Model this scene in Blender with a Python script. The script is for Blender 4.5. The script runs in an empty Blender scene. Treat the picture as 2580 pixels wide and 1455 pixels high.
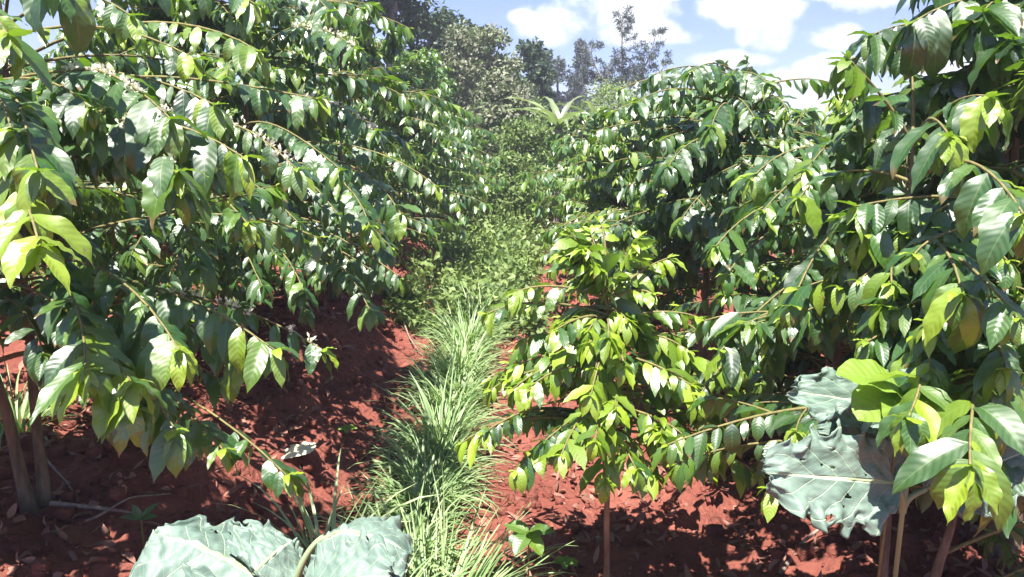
import bpy, math, random
import numpy as np
from mathutils import Vector
R = math.radians
rng = np.random.default_rng(7)
random.seed(7)
scene = bpy.context.scene
COL = scene.collection

# ------------------------------------------------------------------ camera
CAM = np.array([0.0, 0.0, 1.70]); PITCH = R(12.0); FPX = 2023.0
cam = bpy.data.cameras.new('camera'); camo = bpy.data.objects.new('camera', cam); COL.objects.link(camo)
camo.location = CAM; camo.rotation_euler = (R(90) - PITCH, 0, 0)
cam.sensor_width = 36; cam.lens = 36 * FPX / 2576; cam.clip_start = 0.05; cam.clip_end = 3000
scene.camera = camo
FW = np.array([0, math.cos(PITCH), -math.sin(PITCH)]); UP = np.array([0, math.sin(PITCH), math.cos(PITCH)])
def P(px, py, d):
    return CAM + d * (FW + np.array([1, 0, 0]) * (px - 1288) / FPX - UP * (py - 726.5) / FPX)
def proj(p):
    q = np.asarray(p) - CAM; d = q @ FW
    return 1288 + FPX * q[0] / d, 726.5 - FPX * (q @ UP) / d, d

# ------------------------------------------------------------------ light
SUN_EL, SUN_AZ = 69.0, 200.0        # azimuth clockwise from +Y, where the sun stands
el, az = R(SUN_EL), R(SUN_AZ)
sdir = Vector((math.sin(az) * math.cos(el), math.cos(az) * math.cos(el), math.sin(el)))
sl = bpy.data.lights.new('sun', 'SUN'); sl.energy = 4.8; sl.angle = R(0.53); sl.color = (1.0, 0.955, 0.88)
so = bpy.data.objects.new('sun', sl); COL.objects.link(so); so.rotation_euler = sdir.to_track_quat('Z', 'Y').to_euler()
scene.view_settings.view_transform = 'Standard'; scene.view_settings.look = 'None'
scene.view_settings.exposure = 1.75; scene.view_settings.gamma = 1.0
scene.render.engine = 'CYCLES'
scene.cycles.max_bounces = 8; scene.cycles.transmission_bounces = 4; scene.cycles.diffuse_bounces = 3

# node helpers
class NT:
    def __init__(s, tree): s.t = tree; s.t.nodes.clear()
    def n(s, typ, **kw):
        nd = s.t.nodes.new(typ)
        for k, v in kw.items():
            if k.startswith('_'): setattr(nd, k[1:], v)
            else:
                key = int(k[1:]) if k[0] == 'i' and k[1:].isdigit() else k.replace('__', ' ')
                s.put(nd.inputs[key], v)
        return nd
    def put(s, inp, v):
        if hasattr(v, 'outputs'): s.t.links.new(v.outputs[0], inp)
        elif isinstance(v, bpy.types.NodeSocket): s.t.links.new(v, inp)
        else: inp.default_value = v
    def m(s, op, a, b=0.0, c=0.0, clamp=False):
        nd = s.t.nodes.new('ShaderNodeMath'); nd.operation = op; nd.use_clamp = clamp
        for i, v in enumerate((a, b, c)): s.put(nd.inputs[i], v)
        return nd.outputs[0]
    def mix(s, f, a, b):
        nd = s.t.nodes.new('ShaderNodeMix'); nd.data_type = 'RGBA'
        s.put(nd.inputs[0], f); s.put(nd.inputs[6], a); s.put(nd.inputs[7], b)
        return nd.outputs[2]
    def ramp(s, f, stops):
        nd = s.t.nodes.new('ShaderNodeValToRGB'); s.put(nd.inputs[0], f)
        e = nd.color_ramp.elements
        while len(e) < len(stops): e.new(0.5)
        for el_, (p, c) in zip(e, stops): el_.position = p; el_.color = c if len(c) == 4 else (*c, 1)
        return nd.outputs[0]
    def sstep(s, x, a, b):
        nd = s.t.nodes.new('ShaderNodeMapRange'); nd.interpolation_type = 'SMOOTHSTEP'
        s.put(nd.inputs[0], x); nd.inputs[1].default_value = a; nd.inputs[2].default_value = b
        return nd.outputs[0]

# world: sky + clouds fixed in direction space
w = bpy.data.worlds.new('World'); scene.world = w; w.use_nodes = True
W = NT(w.node_tree)
sky = W.n('ShaderNodeTexSky', _sky_type='NISHITA', _sun_disc=False, _sun_elevation=el, _sun_rotation=az,
          _altitude=1500.0, _air_density=1.0, _dust_density=0.4, _ozone_density=1.0)
tc = W.n('ShaderNodeTexCoord'); sep = W.n('ShaderNodeSeparateXYZ', i0=tc.outputs['Generated'])
ay = W.m('MAXIMUM', W.m('ABSOLUTE', sep.outputs[1]), 0.05)
ca = W.m('DIVIDE', sep.outputs[0], ay); ce = W.m('DIVIDE', sep.outputs[2], ay)
cv = W.n('ShaderNodeCombineXYZ', X=ca, Y=ce)
n1 = W.n('ShaderNodeTexNoise', Vector=cv, Scale=13.0, Detail=9.0, Roughness=0.58)
n2 = W.n('ShaderNodeTexNoise', Vector=cv, Scale=4.0, Detail=3.0)
field = None
BL = [(1420, 60, 130, 62), (1520, 20, 150, 80), (1600, 85, 150, 45), (1690, 90, 80, 30), (1330, 45, 60, 25),
      (1860, 20, 190, 50), (1930, 75, 75, 60), (2090, 92, 85, 34), (1830, 150, 110, 26), (1990, 250, 170, 70), (2080, 180, 80, 50), (1700, -30, 200, 40),
      (2200, -40, 260, 60), (900, -260, 300, 90), (300, -150, 260, 110), (2500, 150, 260, 90), (1250, 240, 300, 40)]
for (px, py, rx, ry) in BL:
    v = P(px, py, 1.0) - CAM
    a0, e0 = v[0] / v[1], v[2] / v[1]
    dx = W.m('MULTIPLY', W.m('SUBTRACT', ca, a0), FPX / rx * 1.15); dy = W.m('MULTIPLY', W.m('SUBTRACT', ce, e0), FPX / ry * 1.2)
    r2 = W.m('ADD', W.m('MULTIPLY', dx, dx), W.m('MULTIPLY', dy, dy))
    g = W.m('SUBTRACT', 1.0, W.m('MULTIPLY', r2, 0.5))
    field = g if field is None else W.m('MAXIMUM', field, g)
field = W.m('MAXIMUM', field, -1.2)
fld = W.m('ADD', field, W.m('MULTIPLY', W.m('SUBTRACT', n1.outputs[0], 0.5), 3.2))
fld = W.m('ADD', fld, W.m('MULTIPLY', W.m('SUBTRACT', n2.outputs[0], 0.5), 1.6))
cm = W.sstep(fld, 0.22, 0.85)
thin = W.m('MULTIPLY', W.sstep(n2.outputs[0], 0.4, 0.75), 0.25)
cm = W.m('MAXIMUM', cm, W.m('MULTIPLY', thin, 0.4))
skc = W.t.nodes.new('ShaderNodeMix'); skc.data_type = 'RGBA'; skc.blend_type = 'MULTIPLY'; skc.inputs[0].default_value = 1.0
W.put(skc.inputs[6], sky); W.put(skc.inputs[7], (0.64, 0.66, 1.0, 1))
bg1 = W.n('ShaderNodeBackground', Color=skc.outputs[2], Strength=0.060)
ccol = W.ramp(W.sstep(fld, 0.3, 2.2), [(0, (0.80, 0.85, 0.95)), (1, (1.0, 0.98, 0.97))])
bg2 = W.n('ShaderNodeBackground', Color=ccol, Strength=0.46)
mx = W.n('ShaderNodeMixShader', i0=cm, i1=bg1, i2=bg2)
W.n('ShaderNodeOutputWorld', Surface=mx)

# ------------------------------------------------------------------ materials
def mat(name):
    m = bpy.data.materials.new(name); m.use_nodes = True
    return m, NT(m.node_tree)
def leaf_mat(name, dark, mid, young, rough=0.36, trans=0.30, veins=True, under=(0.10, 0.17, 0.06), tcol=(0.30, 0.52, 0.03), spec=0.6, bump=0.35, vn=9.0, coat=0.0):
    m, n = mat(name)
    at = n.n('ShaderNodeAttribute', _attribute_name='tint'); t = at.outputs['Fac']
    base = n.ramp(t, [(0, dark), (0.5, mid), (1, young)])
    tc_ = n.n('ShaderNodeTexCoord')
    nz = n.n('ShaderNodeTexNoise', Vector=tc_.outputs['Object'], Scale=22.0, Detail=3.0)
    h1 = n.m('FRACT', n.m('MULTIPLY', t, 971.3)); h2 = n.m('FRACT', n.m('MULTIPLY', t, 3517.7))
    base = n.mix(n.m('MULTIPLY', n.m('MULTIPLY', h1, n.m('SUBTRACT', 1.0, t)), 0.6), base, (mid[0] * 1.7, mid[1] * 1.15, mid[2] * 2.2, 1))
    base = n.mix(n.m('MULTIPLY', n.sstep(nz.outputs[0], 0.55, 0.75), 0.25), base, (*[c * 1.5 for c in mid], 1))
    uv0 = n.n('ShaderNodeUVMap', _uv_map='UVMap'); u = n.n('ShaderNodeSeparateXYZ', i0=uv0).outputs[0]
    if veins:
        sp_ = n.n('ShaderNodeTexNoise', Vector=tc_.outputs['Object'], Scale=75.0, Detail=2.0)
        base = n.mix(n.m('MULTIPLY', n.sstep(sp_.outputs[0], 0.68, 0.74), 0.7), base, (0.13, 0.09, 0.03, 1))
        tipm = n.m('MULTIPLY', n.sstep(n.m('ADD', u, n.m('MULTIPLY', n.m('SUBTRACT', nz.outputs[0], .5), .3)), 0.80, 0.88), n.m('LESS_THAN', h2, 0.16))
        base = n.mix(n.m('MULTIPLY', tipm, 0.8), base, (0.16, 0.09, 0.03, 1))
    geo = n.n('ShaderNodeNewGeometry')
    bk = geo.outputs['Backfacing']
    tr = n.mix(t, (tcol[0] * .55, tcol[1] * .7, tcol[2] * .6, 1), (*tcol, 1))
    bumpn = None
    if veins:
        uv = n.n('ShaderNodeUVMap', _uv_map='UVMap'); s = n.n('ShaderNodeSeparateXYZ', i0=uv)
        u = s.outputs[0]; v = n.m('ABSOLUTE', n.m('SUBTRACT', n.m('MULTIPLY', s.outputs[1], 2), 1))
        ph = n.m('SUBTRACT', n.m('MULTIPLY', u, vn), n.m('MULTIPLY', n.m('POWER', v, 1.3), 1.5))
        fr = n.m('ABSOLUTE', n.m('SUBTRACT', n.m('FRACT', ph), 0.5))       # 0.5 at vein
        vein = n.sstep(fr, 0.43, 0.49)
        mid_ = n.m('SUBTRACT', 1.0, n.sstep(v, 0.02, 0.07))
        lines = n.m('MAXIMUM', n.m('MULTIPLY', vein, 0.45), mid_)
        base = n.mix(n.m('MULTIPLY', lines, 0.30), base, (0.22, 0.33, 0.08, 1))
        quilt = n.m('MULTIPLY', n.m('COSINE', n.m('MULTIPLY', n.m('FRACT', ph), 6.2832)), -0.5)
        hgt = n.m('ADD', quilt, n.m('MULTIPLY', mid_, -0.8))
        bumpn = n.n('ShaderNodeBump', Strength=bump, Distance=0.004, Height=hgt)
        tr = n.mix(n.m('MULTIPLY', lines, 0.3), tr, (0.32, 0.5, 0.1, 1))
    base = n.mix(n.m('MULTIPLY', bk, 0.8), base, (*under, 1))
    rr = n.m('ADD', n.m('MULTIPLY', bk, 0.2), rough)
    rr = n.m('ADD', rr, n.m('MULTIPLY', n.m('SUBTRACT', h2, 0.5), 0.22))
    rr = n.m('ADD', rr, n.m('MULTIPLY', n.m('SUBTRACT', nz.outputs[0], 0.5), 0.25))
    p = n.n('ShaderNodeBsdfPrincipled', Base__Color=base, Roughness=rr)
    p.inputs['Specular IOR Level'].default_value = spec
    if coat: p.inputs['Coat Weight'].default_value = coat; p.inputs['Coat Roughness'].default_value = 0.38
    tb = n.n('ShaderNodeBsdfTranslucent', Color=tr)
    if bumpn is not None:
        n.put(p.inputs['Normal'], bumpn)
    sh = n.n('ShaderNodeMixShader', i0=trans, i1=p, i2=tb)
    n.n('ShaderNodeOutputMaterial', Surface=sh)
    return m
M = {}
M['coffee'] = leaf_mat('coffee_leaf', (0.008, 0.030, 0.010), (0.026, 0.092, 0.010), (0.24, 0.34, 0.010), rough=0.46, spec=1.0, trans=0.25, bump=0.14, tcol=(0.28, 0.52, 0.02), coat=0.6)
M['coffee_far'] = leaf_mat('coffee_leaf_far', (0.014, 0.05, 0.012), (0.04, 0.125, 0.018), (0.17, 0.28, 0.03), veins=False, rough=0.46, spec=1.0, trans=0.28, coat=0.5)
M['tree_dark'] = leaf_mat('tree_leaf_dark', (0.018, 0.035, 0.022), (0.035, 0.065, 0.035), (0.08, 0.12, 0.05), veins=False, rough=0.5, trans=0.2, spec=0.4, tcol=(0.12, 0.2, 0.05))
M['tree_grey'] = leaf_mat('tree_leaf_grey', (0.09, 0.115, 0.06), (0.19, 0.225, 0.12), (0.32, 0.34, 0.20), veins=False, rough=0.5, trans=0.25, spec=0.35, tcol=(0.22, 0.27, 0.1))
M['tree_hazed'] = leaf_mat('tree_leaf_hazed', (0.05, 0.06, 0.075), (0.095, 0.11, 0.13), (0.17, 0.18, 0.19), veins=False, rough=0.5, trans=0.25, spec=0.35, tcol=(0.18, 0.22, 0.16))  # blue veil of distance put into the leaf colour
M['shrub'] = leaf_mat('shrub_leaf', (0.06, 0.115, 0.03), (0.15, 0.235, 0.06), (0.29, 0.36, 0.12), veins=False, rough=0.5, trans=0.3, spec=0.3, tcol=(0.3, 0.4, 0.08))
M['grass'] = leaf_mat('grass_blade', (0.11, 0.22, 0.07), (0.23, 0.36, 0.13), (0.42, 0.48, 0.26), veins=False, rough=0.45, trans=0.35, spec=0.5, under=(0.2, 0.3, 0.12), tcol=(0.34, 0.5, 0.12))
M['banana'] = leaf_mat('banana_leaf', (0.08, 0.15, 0.05), (0.20, 0.28, 0.12), (0.38, 0.42, 0.2), veins=False, rough=0.4, trans=0.35, spec=0.5, under=(0.2, 0.28, 0.15), tcol=(0.4, 0.5, 0.15))
M['weed'] = leaf_mat('weed_leaf', (0.05, 0.12, 0.02), (0.12, 0.24, 0.03), (0.25, 0.36, 0.05), rough=0.5, trans=0.35, spec=0.4)

def bark_mat(name, c1, c2, scale=30.0):
    m, n = mat(name)
    tc_ = n.n('ShaderNodeTexCoord'); mp = n.n('ShaderNodeMapping', Vector=tc_.outputs['Object'], Scale=(1, 1, .25))
    nz = n.n('ShaderNodeTexNoise', Vector=mp, Scale=scale, Detail=6.0, Roughness=0.65)
    c = n.ramp(nz.outputs[0], [(0.3, c1), (0.7, c2)])
    b = n.n('ShaderNodeBump', Strength=0.6, Distance=0.006, Height=nz.outputs[0])
    p = n.n('ShaderNodeBsdfPrincipled', Base__Color=c, Roughness=0.8, Normal=b)
    n.n('ShaderNodeOutputMaterial', Surface=p); return m
M['bark'] = bark_mat('coffee_bark', (0.05, 0.032, 0.02), (0.22, 0.155, 0.10))
M['young_bark'] = bark_mat('young_coffee_bark', (0.16, 0.07, 0.035), (0.40, 0.22, 0.13))
M['twig'] = bark_mat('green_brown_twig', (0.10, 0.09, 0.03), (0.24, 0.20, 0.07), 60)
M['dead'] = bark_mat('dead_wood', (0.14, 0.09, 0.07), (0.34, 0.25, 0.2), 50)
M['grey_bark'] = bark_mat('grey_bark', (0.12, 0.10, 0.09), (0.32, 0.28, 0.25), 12)

def simple(name, col, rough=0.6, trans=0.0, tcol=None):
    m, n = mat(name)
    at = n.n('ShaderNodeAttribute', _attribute_name='tint')
    c = n.mix(at.outputs['Fac'], (*[x * .6 for x in col], 1), (*[min(1, x * 1.25) for x in col], 1))
    p = n.n('ShaderNodeBsdfPrincipled', Base__Color=c, Roughness=rough)
    if trans:
        tb = n.n('ShaderNodeBsdfTranslucent', Color=(*(tcol or col), 1))
        p = n.n('ShaderNodeMixShader', i0=trans, i1=p, i2=tb)
    n.n('ShaderNodeOutputMaterial', Surface=p); return m
M['petal'] = simple('coffee_blossom', (0.80, 0.78, 0.62), 0.5, 0.3)
M['litter'] = simple('dry_leaf_litter', (0.30, 0.14, 0.10), 0.7, 0.15)
M['husk'] = simple('bleached_leaf', (0.82, 0.76, 0.55), 0.6, 0.2)
M['yellow'] = simple('yellow_leaf', (0.62, 0.50, 0.05), 0.45, 0.35, (0.8, 0.6, 0.05))
M['berry'] = simple('ripe_cherry', (0.5, 0.06, 0.03), 0.35)

def soil_mat(name='red_soil'):
    m, n = mat(name)
    tc_ = n.n('ShaderNodeTexCoord'); o = tc_.outputs['Object']
    a = n.n('ShaderNodeTexNoise', Vector=o, Scale=1.6, Detail=6.0)
    b = n.n('ShaderNodeTexNoise', Vector=o, Scale=24.0, Detail=8.0, Roughness=0.7)
    v = n.n('ShaderNodeTexVoronoi', Vector=o, Scale=38.0)
    c = n.ramp(a.outputs[0], [(0.3, (0.20, 0.056, 0.040)), (0.7, (0.34, 0.118, 0.085))])
    c = n.mix(n.sstep(b.outputs[0], 0.35, 0.75), n.mix(0.4, c, (0.10, 0.022, 0.016, 1)), c)
    # pale crumbs and bits of dry matter
    c = n.mix(n.m('MULTIPLY', n.sstep(b.outputs[0], 0.60, 0.72), 0.5), c, (0.40, 0.17, 0.12, 1))
    sp = n.n('ShaderNodeSeparateXYZ', i0=o)
    far = n.sstep(sp.outputs[1], 14.0, 30.0)
    c = n.mix(far, c, (0.10, 0.12, 0.05, 1))
    h = n.m('ADD', n.m('MULTIPLY', b.outputs[0], 1.0), n.m('MULTIPLY', v.outputs[0], 0.5))
    bp = n.n('ShaderNodeBump', Strength=0.9, Distance=0.03, Height=h)
    p = n.n('ShaderNodeBsdfPrincipled', Base__Color=c, Roughness=0.92, Normal=bp)
    p.inputs['Specular IOR Level'].default_value = 0.25
    n.n('ShaderNodeOutputMaterial', Surface=p); return m
M['soil'] = soil_mat()

def kale_mat():
    m, n = mat('kale_leaf')
    uv = n.n('ShaderNodeUVMap', _uv_map='UVMap'); s = n.n('ShaderNodeSeparateXYZ', i0=uv)
    tc_ = n.n('ShaderNodeTexCoord')
    nz = n.n('ShaderNodeTexNoise', Vector=tc_.outputs['Object'], Scale=14.0, Detail=5.0)
    nb = n.n('ShaderNodeTexNoise', Vector=tc_.outputs['Object'], Scale=60.0, Detail=4.0)
    u = s.outputs[0]; v = n.m('ABSOLUTE', n.m('SUBTRACT', n.m('MULTIPLY', s.outputs[1], 2), 1))
    wob = n.m('MULTIPLY', n.m('SUBTRACT', nz.outputs[0], 0.5), 0.5)
    ph = n.m('ADD', n.m('SUBTRACT', n.m('MULTIPLY', u, 6.0), n.m('MULTIPLY', v, 2.4)), wob)
    fr = n.m('ABSOLUTE', n.m('SUBTRACT', n.m('FRACT', ph), 0.5))
    vein = n.sstep(fr, 0.458, 0.492)
    ph2 = n.m('ADD', n.m('ADD', n.m('MULTIPLY', u, 13.0), n.m('MULTIPLY', v, 9.0)), n.m('MULTIPLY', wob, 3.0))
    fr2 = n.m('ABSOLUTE', n.m('SUBTRACT', n.m('FRACT', ph2), 0.5))
    vein2 = n.m('MULTIPLY', n.sstep(fr2, 0.455, 0.49), 0.5)
    wid = n.m('SUBTRACT', 0.075, n.m('MULTIPLY', u, 0.05))
    mid_ = n.m('SUBTRACT', 1.0, n.sstep(n.m('DIVIDE', v, wid), 0.5, 1.0))
    lines = n.m('MAXIMUM', n.m('MAXIMUM', n.m('MULTIPLY', vein, 0.8), mid_), vein2)
    c = n.ramp(nz.outputs[0], [(0.3, (0.095, 0.160, 0.125)), (0.7, (0.20, 0.275, 0.225))])
    geo = n.n('ShaderNodeNewGeometry')
    c = n.mix(n.m('MULTIPLY', geo.outputs['Backfacing'], 0.5), c, (0.25, 0.32, 0.24, 1))
    c = n.mix(n.m('MULTIPLY', lines, 0.85), c, (0.48, 0.56, 0.38, 1))
    h = n.m('ADD', n.m('MULTIPLY', lines, -0.9), n.m('MULTIPLY', nb.outputs[0], 0.5))
    bp = n.n('ShaderNodeBump', Strength=0.5, Distance=0.006, Height=h)
    p = n.n('ShaderNodeBsdfPrincipled', Base__Color=c, Roughness=0.55, Normal=bp)
    tb = n.n('ShaderNodeBsdfTranslucent', Color=(0.3, 0.42, 0.2, 1))
    sh = n.n('ShaderNodeMixShader', i0=0.12, i1=p, i2=tb)
    n.n('ShaderNodeOutputMaterial', Surface=sh); return m
M['kale'] = kale_mat()
M['kale_stalk'] = simple('kale_stalk', (0.24, 0.30, 0.16), 0.5)

# ------------------------------------------------------------------ mesh tools
def empty(name, loc, label, cat, group=None):
    o = bpy.data.objects.new(name, None); COL.objects.link(o); o.location = [float(a) for a in loc]
    o.empty_display_size = 0.1
    o['label'] = label; o['category'] = cat
    if group: o['group'] = group
    return o
class MB:
    def __init__(s): s.v = []; s.f = []; s.uv = []; s.t = []; s.n = 0
    def add(s, v, f, uv=None, t=None):
        """v (n,3), f (m,4) indices, uv per vertex (n,2), t per vertex"""
        v = np.asarray(v, float).reshape(-1, 3); f = np.asarray(f, int).reshape(-1, 4)
        s.v.append(v); s.f.append(f + s.n); s.n += len(v)
        s.uv.append(np.zeros((len(v), 2)) if uv is None else uv)
        s.t.append(np.full(len(v), .5) if t is None else np.broadcast_to(t, (len(v),)))
    def mesh(s, name, m, origin=(0, 0, 0)):
        v = np.concatenate(s.v) - np.asarray(origin); f = np.concatenate(s.f); uv = np.concatenate(s.uv); t = np.concatenate(s.t)
        me = bpy.data.meshes.new(name)
        me.vertices.add(len(v)); me.vertices.foreach_set('co', v.astype(np.float32).ravel())
        me.loops.add(f.size); me.loops.foreach_set('vertex_index', f.astype(np.int32).ravel())
        me.polygons.add(len(f)); me.polygons.foreach_set('loop_start', np.arange(0, f.size, 4, dtype=np.int32))
        me.polygons.foreach_set('use_smooth', np.ones(len(f), bool))
        ul = me.uv_layers.new(name='UVMap'); ul.data.foreach_set('uv', uv[f.ravel()].astype(np.float32).ravel())
        a = me.attributes.new('tint', 'FLOAT', 'POINT'); a.data.foreach_set('value', t.astype(np.float32))
        me.materials.append(m); me.update(calc_edges=True)
        return me
    def build(s, name, m, parent=None, origin=(0, 0, 0)):
        if not s.v: return None
        o = bpy.data.objects.new(name, s.mesh(name, m, origin)); COL.objects.link(o)
        if parent is not None: o.parent = parent
        return o
def tag(o, label=None, cat=None, group=None, kind=None):
    if label: o['label'] = label
    if cat: o['category'] = cat
    if group: o['group'] = group
    if kind: o['kind'] = kind
    return o
def nrmz(a):
    return a / np.maximum(np.linalg.norm(a, axis=-1, keepdims=True), 1e-9)
def tube(mb, pts, rad, sides=6, tint=0.5):
    pts = np.asarray(pts, float); k = len(pts); rad = np.broadcast_to(rad, (k,))
    tan = nrmz(np.gradient(pts, axis=0)); ref = np.array([0.31, 0.17, 0.93]) if abs(tan[0][2]) < .8 else np.array([1., .1, 0])
    a = nrmz(np.cross(tan, ref)); b = np.cross(tan, a)
    th = np.linspace(0, 2 * np.pi, sides, endpoint=False)
    v = pts[:, None] + rad[:, None, None] * (np.cos(th)[None, :, None] * a[:, None] + np.sin(th)[None, :, None] * b[:, None])
    i = np.arange(k - 1)[:, None] * sides; j = np.arange(sides)[None]; j2 = (j + 1) % sides
    f = np.stack([i + j, i + j2, i + sides + j2, i + sides + j], -1).reshape(-1, 4)
    mb.add(v.reshape(-1, 3), f, None, tint)
    cap = (k - 1) * sides
    if sides >= 4:
        fs = [[cap, cap + q, cap + q + 1, cap + q + 2] for q in range(1, sides - 2, 2)]
        vv = v.reshape(-1, 3); mb.add(vv[cap:], np.array(fs) - cap, None, tint)
def bez(a, b, c, d, n):
    t = np.linspace(0, 1, n)[:, None]
    return (1 - t) ** 3 * a + 3 * (1 - t) ** 2 * t * b + 3 * (1 - t) * t * t * c + t ** 3 * d

def prof_coffee(u):
    w = 2.6 * u ** 0.62 * np.clip(1 - u, 0, 1) ** 0.82
    return np.maximum(w * (1 - 0.42 * np.clip((u - .74) / .2, 0, 1)), 0.015)
def prof_blade(u): return np.maximum(np.minimum(1, (1 - u) ** .6 * 1.05) * np.minimum(1, .5 + u * 3), .02)
def prof_round(u):
    return np.maximum(2.2 * np.clip(u, 0, 1) ** .5 * (1 - u) ** .6, .02)
def leaves(mb, base, d, nr, L, Wd, droop, fold, wave, tint, nu=8, nv=4, prof=prof_coffee, twist=None):
    """N leaves: base,d,nr (N,3); L,Wd,droop,fold,wave,tint (N)"""
    base = np.atleast_2d(base); N = len(base)
    d = nrmz(np.atleast_2d(d)); side = nrmz(np.cross(np.broadcast_to(nr, d.shape), d)); nr = np.cross(d, side)
    L, Wd, droop, fold, wave, tint = [np.broadcast_to(np.asarray(a, float), (N,)) for a in (L, Wd, droop, fold, wave, tint)]
    u = np.linspace(0, 1, nu + 1); v = np.linspace(-1, 1, nv + 1)
    ang = droop[:, None] * (u[None] ** 1.1)                       # bend about side axis
    dc = np.cos(ang)[..., None] * d[:, None] - np.sin(ang)[..., None] * nr[:, None]
    nc = np.sin(ang)[..., None] * d[:, None] + np.cos(ang)[..., None] * nr[:, None]
    st = (L / nu)[:, None, None]
    cen = base[:, None] + np.concatenate([np.zeros((N, 1, 3)), np.cumsum((dc[:, 1:] + dc[:, :-1]) / 2 * st, 1)], 1)
    tw = (rng.normal(0, .25, N) if twist is None else np.broadcast_to(twist, (N,)))[:, None] * u[None]
    sd = np.cos(tw)[..., None] * side[:, None] + np.sin(tw)[..., None] * nc
    nn = np.cos(tw)[..., None] * nc - np.sin(tw)[..., None] * side[:, None]
    wu = prof(u)[None] * (Wd / 2)[:, None]
    ph = rng.uniform(0, 6.28, N)[:, None, None]; fq = rng.uniform(15, 26, N)[:, None, None]
    av = np.abs(v)[None, None]
    off = fold[:, None, None] * av * wu[..., None] + wave[:, None, None] * Wd[:, None, None] * av ** 1.6 * np.sin(fq * u[None, :, None] + ph + (v > 0)[None, None] * 2.1)
    off = off * np.clip(u * 4, 0, 1)[None, :, None]
    X = cen[:, :, None] + sd[:, :, None] * (v[None, None, :, None] * wu[..., None, None]) + nn[:, :, None] * off[..., None]
    nvp = nv + 1; per = (nu + 1) * nvp
    i = np.arange(nu)[:, None] * nvp; j = np.arange(nv)[None]
    q = np.stack([i + j, i + j + 1, i + nvp + j + 1, i + nvp + j], -1).reshape(-1, 4)[:, ::-1]
    F = (q[None] + (np.arange(N) * per)[:, None, None]).reshape(-1, 4)
    UV = np.stack(np.meshgrid(u, (v + 1) / 2, indexing='ij'), -1).reshape(1, -1, 2).repeat(N, 0).reshape(-1, 2)
    T = np.repeat(tint, per)
    mb.add(X.reshape(-1, 3), F, UV, T)

# ---- value noise for the terrain
_tab = rng.random((256, 256))
def vnoise(x, y):
    xi = np.floor(x).astype(int); yi = np.floor(y).astype(int); fx = x - xi; fy = y - yi
    fx = fx * fx * (3 - 2 * fx); fy = fy * fy * (3 - 2 * fy)
    g = lambda a, b: _tab[a & 255, b & 255]
    return (g(xi, yi) * (1 - fx) + g(xi + 1, yi) * fx) * (1 - fy) + (g(xi, yi + 1) * (1 - fx) + g(xi + 1, yi + 1) * fx) * fy
def fbm(x, y, o=4):
    s = 0; a = 1; t = 0
    for k in range(o):
        s = s + a * vnoise(x * 2 ** k + 13.7 * k, y * 2 ** k + 7.1 * k); t += a; a *= .55
    return s / t - .5
def sm(x, a, b):
    t = np.clip((x - a) / (b - a), 0, 1); return t * t * (3 - 2 * t)
def ground_h(x, y):
    x = np.asarray(x, float); y = np.asarray(y, float)
    e = -0.52 + 0.10 * fbm(y * .9, y * 0 + 3)
    h = 0.40 * sm(-x, -e, -e + 0.95) + 0.10 * sm(x, 0.5, 1.3)
    near = sm(-y, -30, -18) * sm(-np.abs(x), -12, -7)
    rough = (0.16 * fbm(x * 2.1, y * 2.1, 3) + 0.10 * fbm(x * 8, y * 8, 3) + 0.05 * fbm(x * 26 + 5, y * 26, 2))
    h = h + rough * near * np.where(np.abs(x) < .5, .7, 1)
    h = h + sm(y, 24, 120) * 1.5
    return h

# ------------------------------------------------------------------ ground
def axis(lo, hi, st, far):
    c = np.arange(lo, hi + 1e-6, st); g = [st]; a = []
    p = 0
    while p < far: g.append(g[-1] * 1.22); p += g[-1]; a.append(p)
    a = np.array(a)
    return np.concatenate([(lo - a)[::-1], c, hi + a])
gx = axis(-3.4, 3.2, .028, 900); gy = axis(1.7, 8.5, .028, 1500)
GX, GY = np.meshgrid(gx, gy, indexing='ij'); GZ = ground_h(GX, GY)
gm = MB(); nx, ny = len(gx), len(gy)
ii = np.arange(nx - 1)[:, None] * ny + np.arange(ny - 1)[None]
gm.add(np.stack([GX, GY, GZ], -1).reshape(-1, 3), np.stack([ii, ii + ny, ii + ny + 1, ii + 1], -1).reshape(-1, 4))
tag(gm.build('ground', M['soil']), label='loose red soil ground with a raised bank on the left of the furrow', kind='structure')

def gpt(x, y, dz=0.0): return np.array([x, y, float(ground_h(x, y)) + dz])

# loose clods of soil
def scatter_clods(n):
    mb = MB()
    x = rng.uniform(-2.6, 2.4, n); y = 1.8 + 6.5 * rng.random(n) ** 1.4
    z = ground_h(x, y)
    r = 0.004 + 0.034 * rng.random(n) ** 5.0
    c = np.array([[-1, -1, -1], [1, -1, -1], [1, 1, -1], [-1, 1, -1], [-1, -1, 1], [1, -1, 1], [1, 1, 1], [-1, 1, 1]], float)
    f = np.array([[0, 3, 2, 1], [4, 5, 6, 7], [0, 1, 5, 4], [1, 2, 6, 5], [2, 3, 7, 6], [3, 0, 4, 7]])
    v = c[None] * .75 * r[:, None, None] * rng.uniform(.55, 1.25, (n, 8, 3)); 
    v += np.stack([x, y, z + r * .2], -1)[:, None]
    mb.add(v.reshape(-1, 3), (f[None] + (np.arange(n) * 8)[:, None, None]).reshape(-1, 4))
    o = mb.build('soil_clods', M['soil']); tag(o, 'small red clods of earth scattered over the tilled soil', 'soil clods', kind='stuff')
scatter_clods(9000)
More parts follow.
